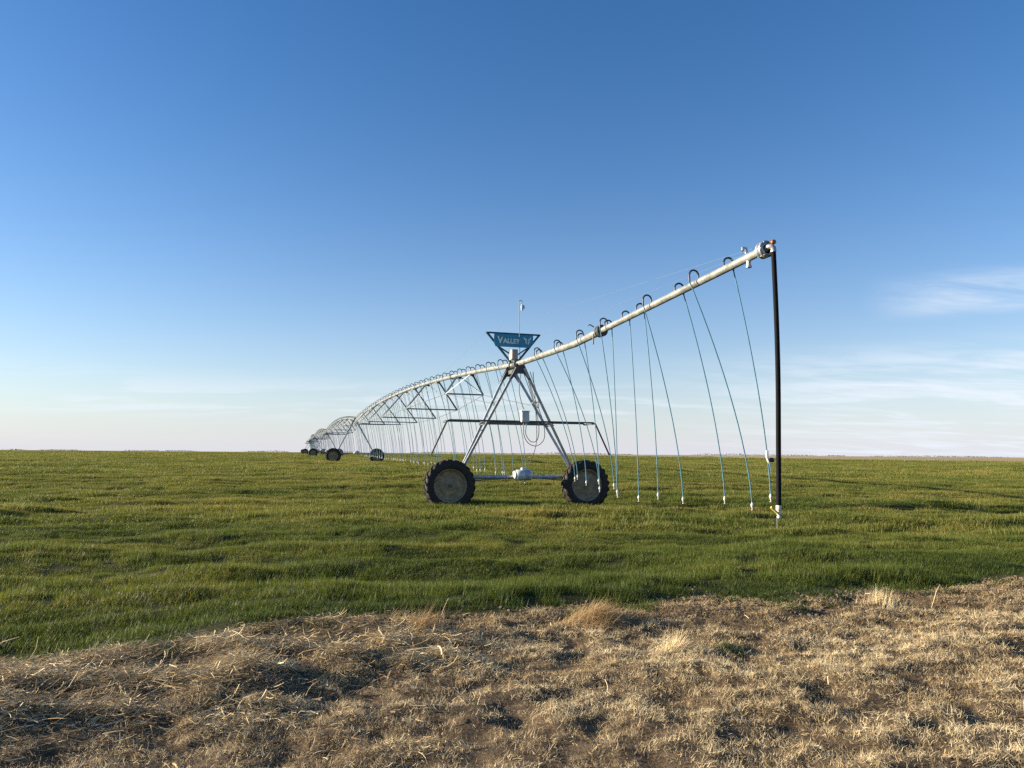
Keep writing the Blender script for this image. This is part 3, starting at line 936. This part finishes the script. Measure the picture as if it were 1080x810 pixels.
HO = [(-2.0, 1, 1.27, .88), (-2.35, -1, 1.05, .84), (-3.65, 1, .85, .78), (-3.95, -1, 1.07, .83), (-5.15, 1, .57, .69), (-5.5, -1, .79, .78), (-6.75, 1, .30, .65), (-6.9, -1, .22, .70),
      (-7.65, 1, .36, .62), (-8.33, 1, .45, .71), (-8.98, -1, .64, .66), (-9.90, 1, .97, .72), (-10.72, -1, .98, .66), (-11.5, 1, .79, .85)]
for i, (s, side, xb, zb) in enumerate(HO):
    rp = .084 if s > -6.5 else .064
    zz = z_over(s)
    g, h, n = hose_parts(side, rp - .004, zz - zb + .06, xb - side * .18, 0)
    o = link('drop_hose', h.mesh('drop_hose'), M['hose'], ov); o.location = (0, s, zz)
    g.build('gooseneck', M['goose'], o); n.build('nozzle', M['nozzle'], o)
    if i == len(HO) - 1:                              # white valve body with a black knob on the last hose
        q = h.v
        a = MB(); z_ = 1.50 - zz; tt = (z_ + .01) / (-(zz - .85 - .10) + .01); xx = .18 + (.79 - .18) * (1 - (1 - tt) ** 1.5) + .02
        a.tube([(xx - .03, 0, z_ + .13), (xx - .035, 0, z_ + .02), (xx + .012, 0, z_ - .10), (xx + .022, 0, z_ - .20)], .021, 8)
        a.build('hose_valve', M['nozzle'], o)
        a = MB(); a.lathe([(.001, -.04), (.036, -.035), (.038, .0), (.036, .035), (.001, .04)], 14, 'Y', (xx + .045, 0, z_ - .02)); a.build('knob', M['goose'], o)

# end fitting and the thick black hose
ze = z_over(-12.5)
e = MB()
e.lathe([(.062, -12.45), (.064, -12.52), (.13, -12.525), (.13, -12.55), (.10, -12.555), (.10, -12.60), (.13, -12.605), (.13, -12.635), (.07, -12.64)], 24, 'Y', (0, 0, ze))
for k in range(6):
    a = 2 * math.pi * k / 6; e.tube([(.115 * math.cos(a), -12.50, ze + .115 * math.sin(a)), (.115 * math.cos(a), -12.66, ze + .115 * math.sin(a))], .010, 6)
e.tube([(-.02, -12.15, ze + .06), (-.03, -12.16, ze + .13), (-.12, -12.2, ze + .12), (-.13, -12.22, ze + .07)], .022, 8)
e.tube([(0, -12.18, ze - .05), (0, -12.18, ze - .15)], .034, 10); e.tube([(0, -12.18, ze - .145), (0, -12.18, ze - .175)], .046, 10)
ef = e.build('end_fitting', M['steel'], ov)
e = MB(); e.tube([(0, -12.60, ze + .0), (.01, -12.66, ze + .025), (.03, -12.70, ze + .03), (.055, -12.71, ze + .0), (.06, -12.71, ze - .06)], .044, 12); e.build('elbow', M['steel'], ov)
e = MB(); e.tube([(.03, -12.64, ze + .08), (.06, -12.66, ze + .11), (.09, -12.68, ze + .08)], .026, 8); e.lathe([(.001, -.03), (.035, -.03), (.035, .03), (.001, .03)], 10, 'Y', (.065, -12.70, ze + .09)); e.build('relief_valve', M['copper'], ov)
e = MB()
pts = [(.06, -12.71, ze - .03)]
for i in range(1, 17):
    t = i / 16; pts.append((.06 + .075 * math.sin(min(t * 2.6, 1.57)) - .10 * t, -12.71, ze - .03 - (ze - .03 - .77) * t))
e.tube(pts, .036, 14)
hz = e.build('end_hose', M['rubber'], ov)
xb_, zb_ = pts[-1][0], pts[-1][2]
e = MB(); e.lathe([(.0370, .07), (.0395, .06), (.0395, .0), (.026, -.01), (.026, -.025), (.034, -.03), (.034, -.06), (.024, -.065), (.024, -.085), (.031, -.09), (.031, -.115), (.018, -.12), (.001, -.12)], 16, 'Z', (xb_, -12.71, zb_))
vb = e.build('hose_valve', M['nozzle'], ov)
e = MB(); e.box((xb_ - .085, -12.73, zb_ + .0), (.15, .022, .03), Matrix.Rotation(rad(38), 3, 'Y')); e.build('handle', M['yellow'], vb)
e = MB(); e.tube([(xb_ - .03, -12.71, zb_ - .10), (xb_ - .03, -12.71, zb_ - .26)], .008, 6); e.build('drain_tube', M['truss'], vb)

# ------------------------------------------------------------------ far things
# distant tree line beyond the fields
n = 9000
x = R.uniform(-2600, 2600, n)
hgt = 3.6 * smooth(.50, .85, vnoise(x, x * 0, 130, seed=71)) + 3.0 * smooth(.55, .8, vnoise(x, x * 0, 34, seed=72))
keep = (hgt > .6) & (np.abs(x) > 0)
x, hgt = x[keep], hgt[keep]; n = len(x)
y = 2400 + R.normal(0, 20, n)
base = np.stack([x, y, macro(x, y) + R.random(n) * hgt * .75], 1)
V, F, T = ribbons(base, R.random(n) * 6.28, np.radians(R.uniform(10, 80, n)), np.radians(R.normal(-30, 20, n)), np.full(n, 2.2), np.full(n, 3.2), 2, R.random(n))
M['fartree'] = grass_material('far_tree_leaves', [(0, (.13, .13, .10)), (1, (.19, .185, .14))], .1, inst=False)
o = link('treeline', tint_mesh('treeline', V, F, T), M['fartree'])
tag(o, 'faint low tree line along the far horizon', 'trees', kind='stuff')

# ------------------------------------------------------------------ sky, sun
w = bpy.data.worlds.new('World'); S.world = w; w.use_nodes = True
nt = w.node_tree; nt.nodes.clear(); L = nt.links
out = nt.nodes.new('ShaderNodeOutputWorld'); bg = nt.nodes.new('ShaderNodeBackground')
sky = nt.nodes.new('ShaderNodeTexSky'); sky.sky_type = 'NISHITA'; sky.sun_disc = False
sky.sun_elevation = SUN_EL; sky.sun_rotation = math.atan2(SUN.x, SUN.y)
sky.altitude = 300; sky.air_density = 1.0; sky.dust_density = .4; sky.ozone_density = 3.0
tc = nt.nodes.new('ShaderNodeTexCoord')
sp = nt.nodes.new('ShaderNodeSeparateXYZ'); L.new(tc.outputs['Generated'], sp.inputs[0])


def math_(op, a, b=None, c=None, clamp=False):
    n = nt.nodes.new('ShaderNodeMath'); n.operation = op; n.use_clamp = clamp
    for i, q in enumerate((a, b, c)):
        if q is None: continue
        if isinstance(q, (int, float)): n.inputs[i].default_value = q
        else: L.new(q, n.inputs[i])
    return n.outputs[0]


def sstep(v, a, b):
    n = nt.nodes.new('ShaderNodeMapRange'); n.interpolation_type = 'SMOOTHSTEP'
    n.inputs['From Min'].default_value = a; n.inputs['From Max'].default_value = b
    L.new(v, n.inputs['Value']); return n.outputs['Result']


xd, yd, zd = sp.outputs
zz = math_('ADD', math_('MAXIMUM', zd, 0.0), .11)
px = math_('DIVIDE', xd, zz); py = math_('DIVIDE', yd, zz)
cv = nt.nodes.new('ShaderNodeCombineXYZ'); L.new(px, cv.inputs[0]); L.new(py, cv.inputs[1])
mp = nt.nodes.new('ShaderNodeMapping'); mp.inputs['Scale'].default_value = (.7, 1.7, 1); mp.inputs['Rotation'].default_value = (0, 0, rad(-12)); L.new(cv.outputs[0], mp.inputs['Vector'])
n1 = nt.nodes.new('ShaderNodeTexNoise'); n1.inputs['Scale'].default_value = 1.0; n1.inputs['Detail'].default_value = 8; n1.inputs['Roughness'].default_value = .55; n1.inputs['Distortion'].default_value = .9
L.new(mp.outputs[0], n1.inputs['Vector'])
az = math_('ARCTAN2', xd, yd)                                         # 0 straight ahead, + to the right
right = sstep(az, .12, .52)
low = math_('SUBTRACT', 1.0, sstep(zd, .09, .15))
edge_ = math_('MULTIPLY', sstep(az, .44, .56), math_('MULTIPLY', sstep(zd, .155, .18), math_('SUBTRACT', 1.0, sstep(zd, .19, .225))))
low = math_('MAXIMUM', low, edge_)
n2 = nt.nodes.new('ShaderNodeTexNoise'); n2.inputs['Scale'].default_value = 3.4; n2.inputs['Detail'].default_value = 8; n2.inputs['Roughness'].default_value = .6; n2.inputs['Distortion'].default_value = .5
L.new(mp.outputs[0], n2.inputs['Vector'])
body = math_('MULTIPLY_ADD', n2.outputs['Fac'], .45, math_('MULTIPLY', n1.outputs['Fac'], .75))
cl = math_('MULTIPLY', sstep(body, .45, .80), math_('MULTIPLY', right, low))
veil = math_('MULTIPLY', math_('SUBTRACT', 1.0, sstep(zd, .0, .17)), math_('MULTIPLY', right, math_('MULTIPLY_ADD', n1.outputs['Fac'], .5, .05)))
puff = math_('MULTIPLY', math_('MULTIPLY', sstep(zd, .035, .055), math_('SUBTRACT', 1.0, sstep(zd, .06, .11))), math_('MULTIPLY', sstep(n1.outputs['Fac'], .46, .60), math_('SUBTRACT', .5, math_('MULTIPLY', right, .5))))
cl = math_('MULTIPLY', math_('MAXIMUM', math_('MAXIMUM', cl, veil), puff), .85, None, True)
mix = nt.nodes.new('ShaderNodeMix'); mix.data_type = 'RGBA'
L.new(cl, mix.inputs['Factor'])
hs = nt.nodes.new('ShaderNodeHueSaturation'); hs.inputs['Saturation'].default_value = 1.22; hs.inputs['Hue'].default_value = .507; hs.inputs['Value'].default_value = 1.2
L.new(sky.outputs[0], hs.inputs['Color'])
hz_ = nt.nodes.new('ShaderNodeMix'); hz_.data_type = 'RGBA'            # pale air low over the horizon
L.new(math_('MULTIPLY', math_('EXPONENT', math_('MULTIPLY', math_('MAXIMUM', zd, 0.0), -8.5)), .95), hz_.inputs['Factor'])
L.new(hs.outputs[0], hz_.inputs['A']); hz_.inputs['B'].default_value = (4.4, 4.45, 4.95, 1)
L.new(hz_.outputs['Result'], mix.inputs['A']); mix.inputs['B'].default_value = (5.2, 5.6, 6.2, 1)
L.new(mix.outputs['Result'], bg.inputs['Color'])
bg.inputs['Strength'].default_value = .060
L.new(bg.outputs[0], out.inputs['Surface'])

sun = bpy.data.lights.new('sun', 'SUN'); sun.energy = 5.0; sun.angle = rad(.5); sun.color = (1.0, .86, .66)
so = bpy.data.objects.new('sun', sun); COL.objects.link(so)
so.rotation_mode = 'QUATERNION'; so.rotation_quaternion = SUN.to_track_quat('Z', 'Y'); so.location = SUN * 50

# ------------------------------------------------------------------ camera
cam = bpy.data.cameras.new('camera'); co = bpy.data.objects.new('camera', cam); COL.objects.link(co)
cam.sensor_fit = 'HORIZONTAL'; cam.sensor_width = 36; cam.lens = 36 * 780 / 1080
cam.clip_start = .1; cam.clip_end = 20000
co.location = (0, 0, EYE)
q = Quaternion((1, 0, 0), math.pi / 2 + math.atan(73.5 / 780)) @ Quaternion((0, 0, 1), rad(.43))
co.rotation_mode = 'QUATERNION'; co.rotation_quaternion = q
S.camera = co

S.view_settings.view_transform = 'Standard'; S.view_settings.look = 'None'
S.view_settings.gamma = 1; S.view_settings.use_curve_mapping = False
S.view_settings.exposure = 1.5
S.render.film_transparent = False
S.cycles.max_bounces = 5; S.cycles.diffuse_bounces = 2; S.cycles.transmission_bounces = 3
S.cycles.use_denoising = False
S.cycles.sample_clamp_indirect = 4
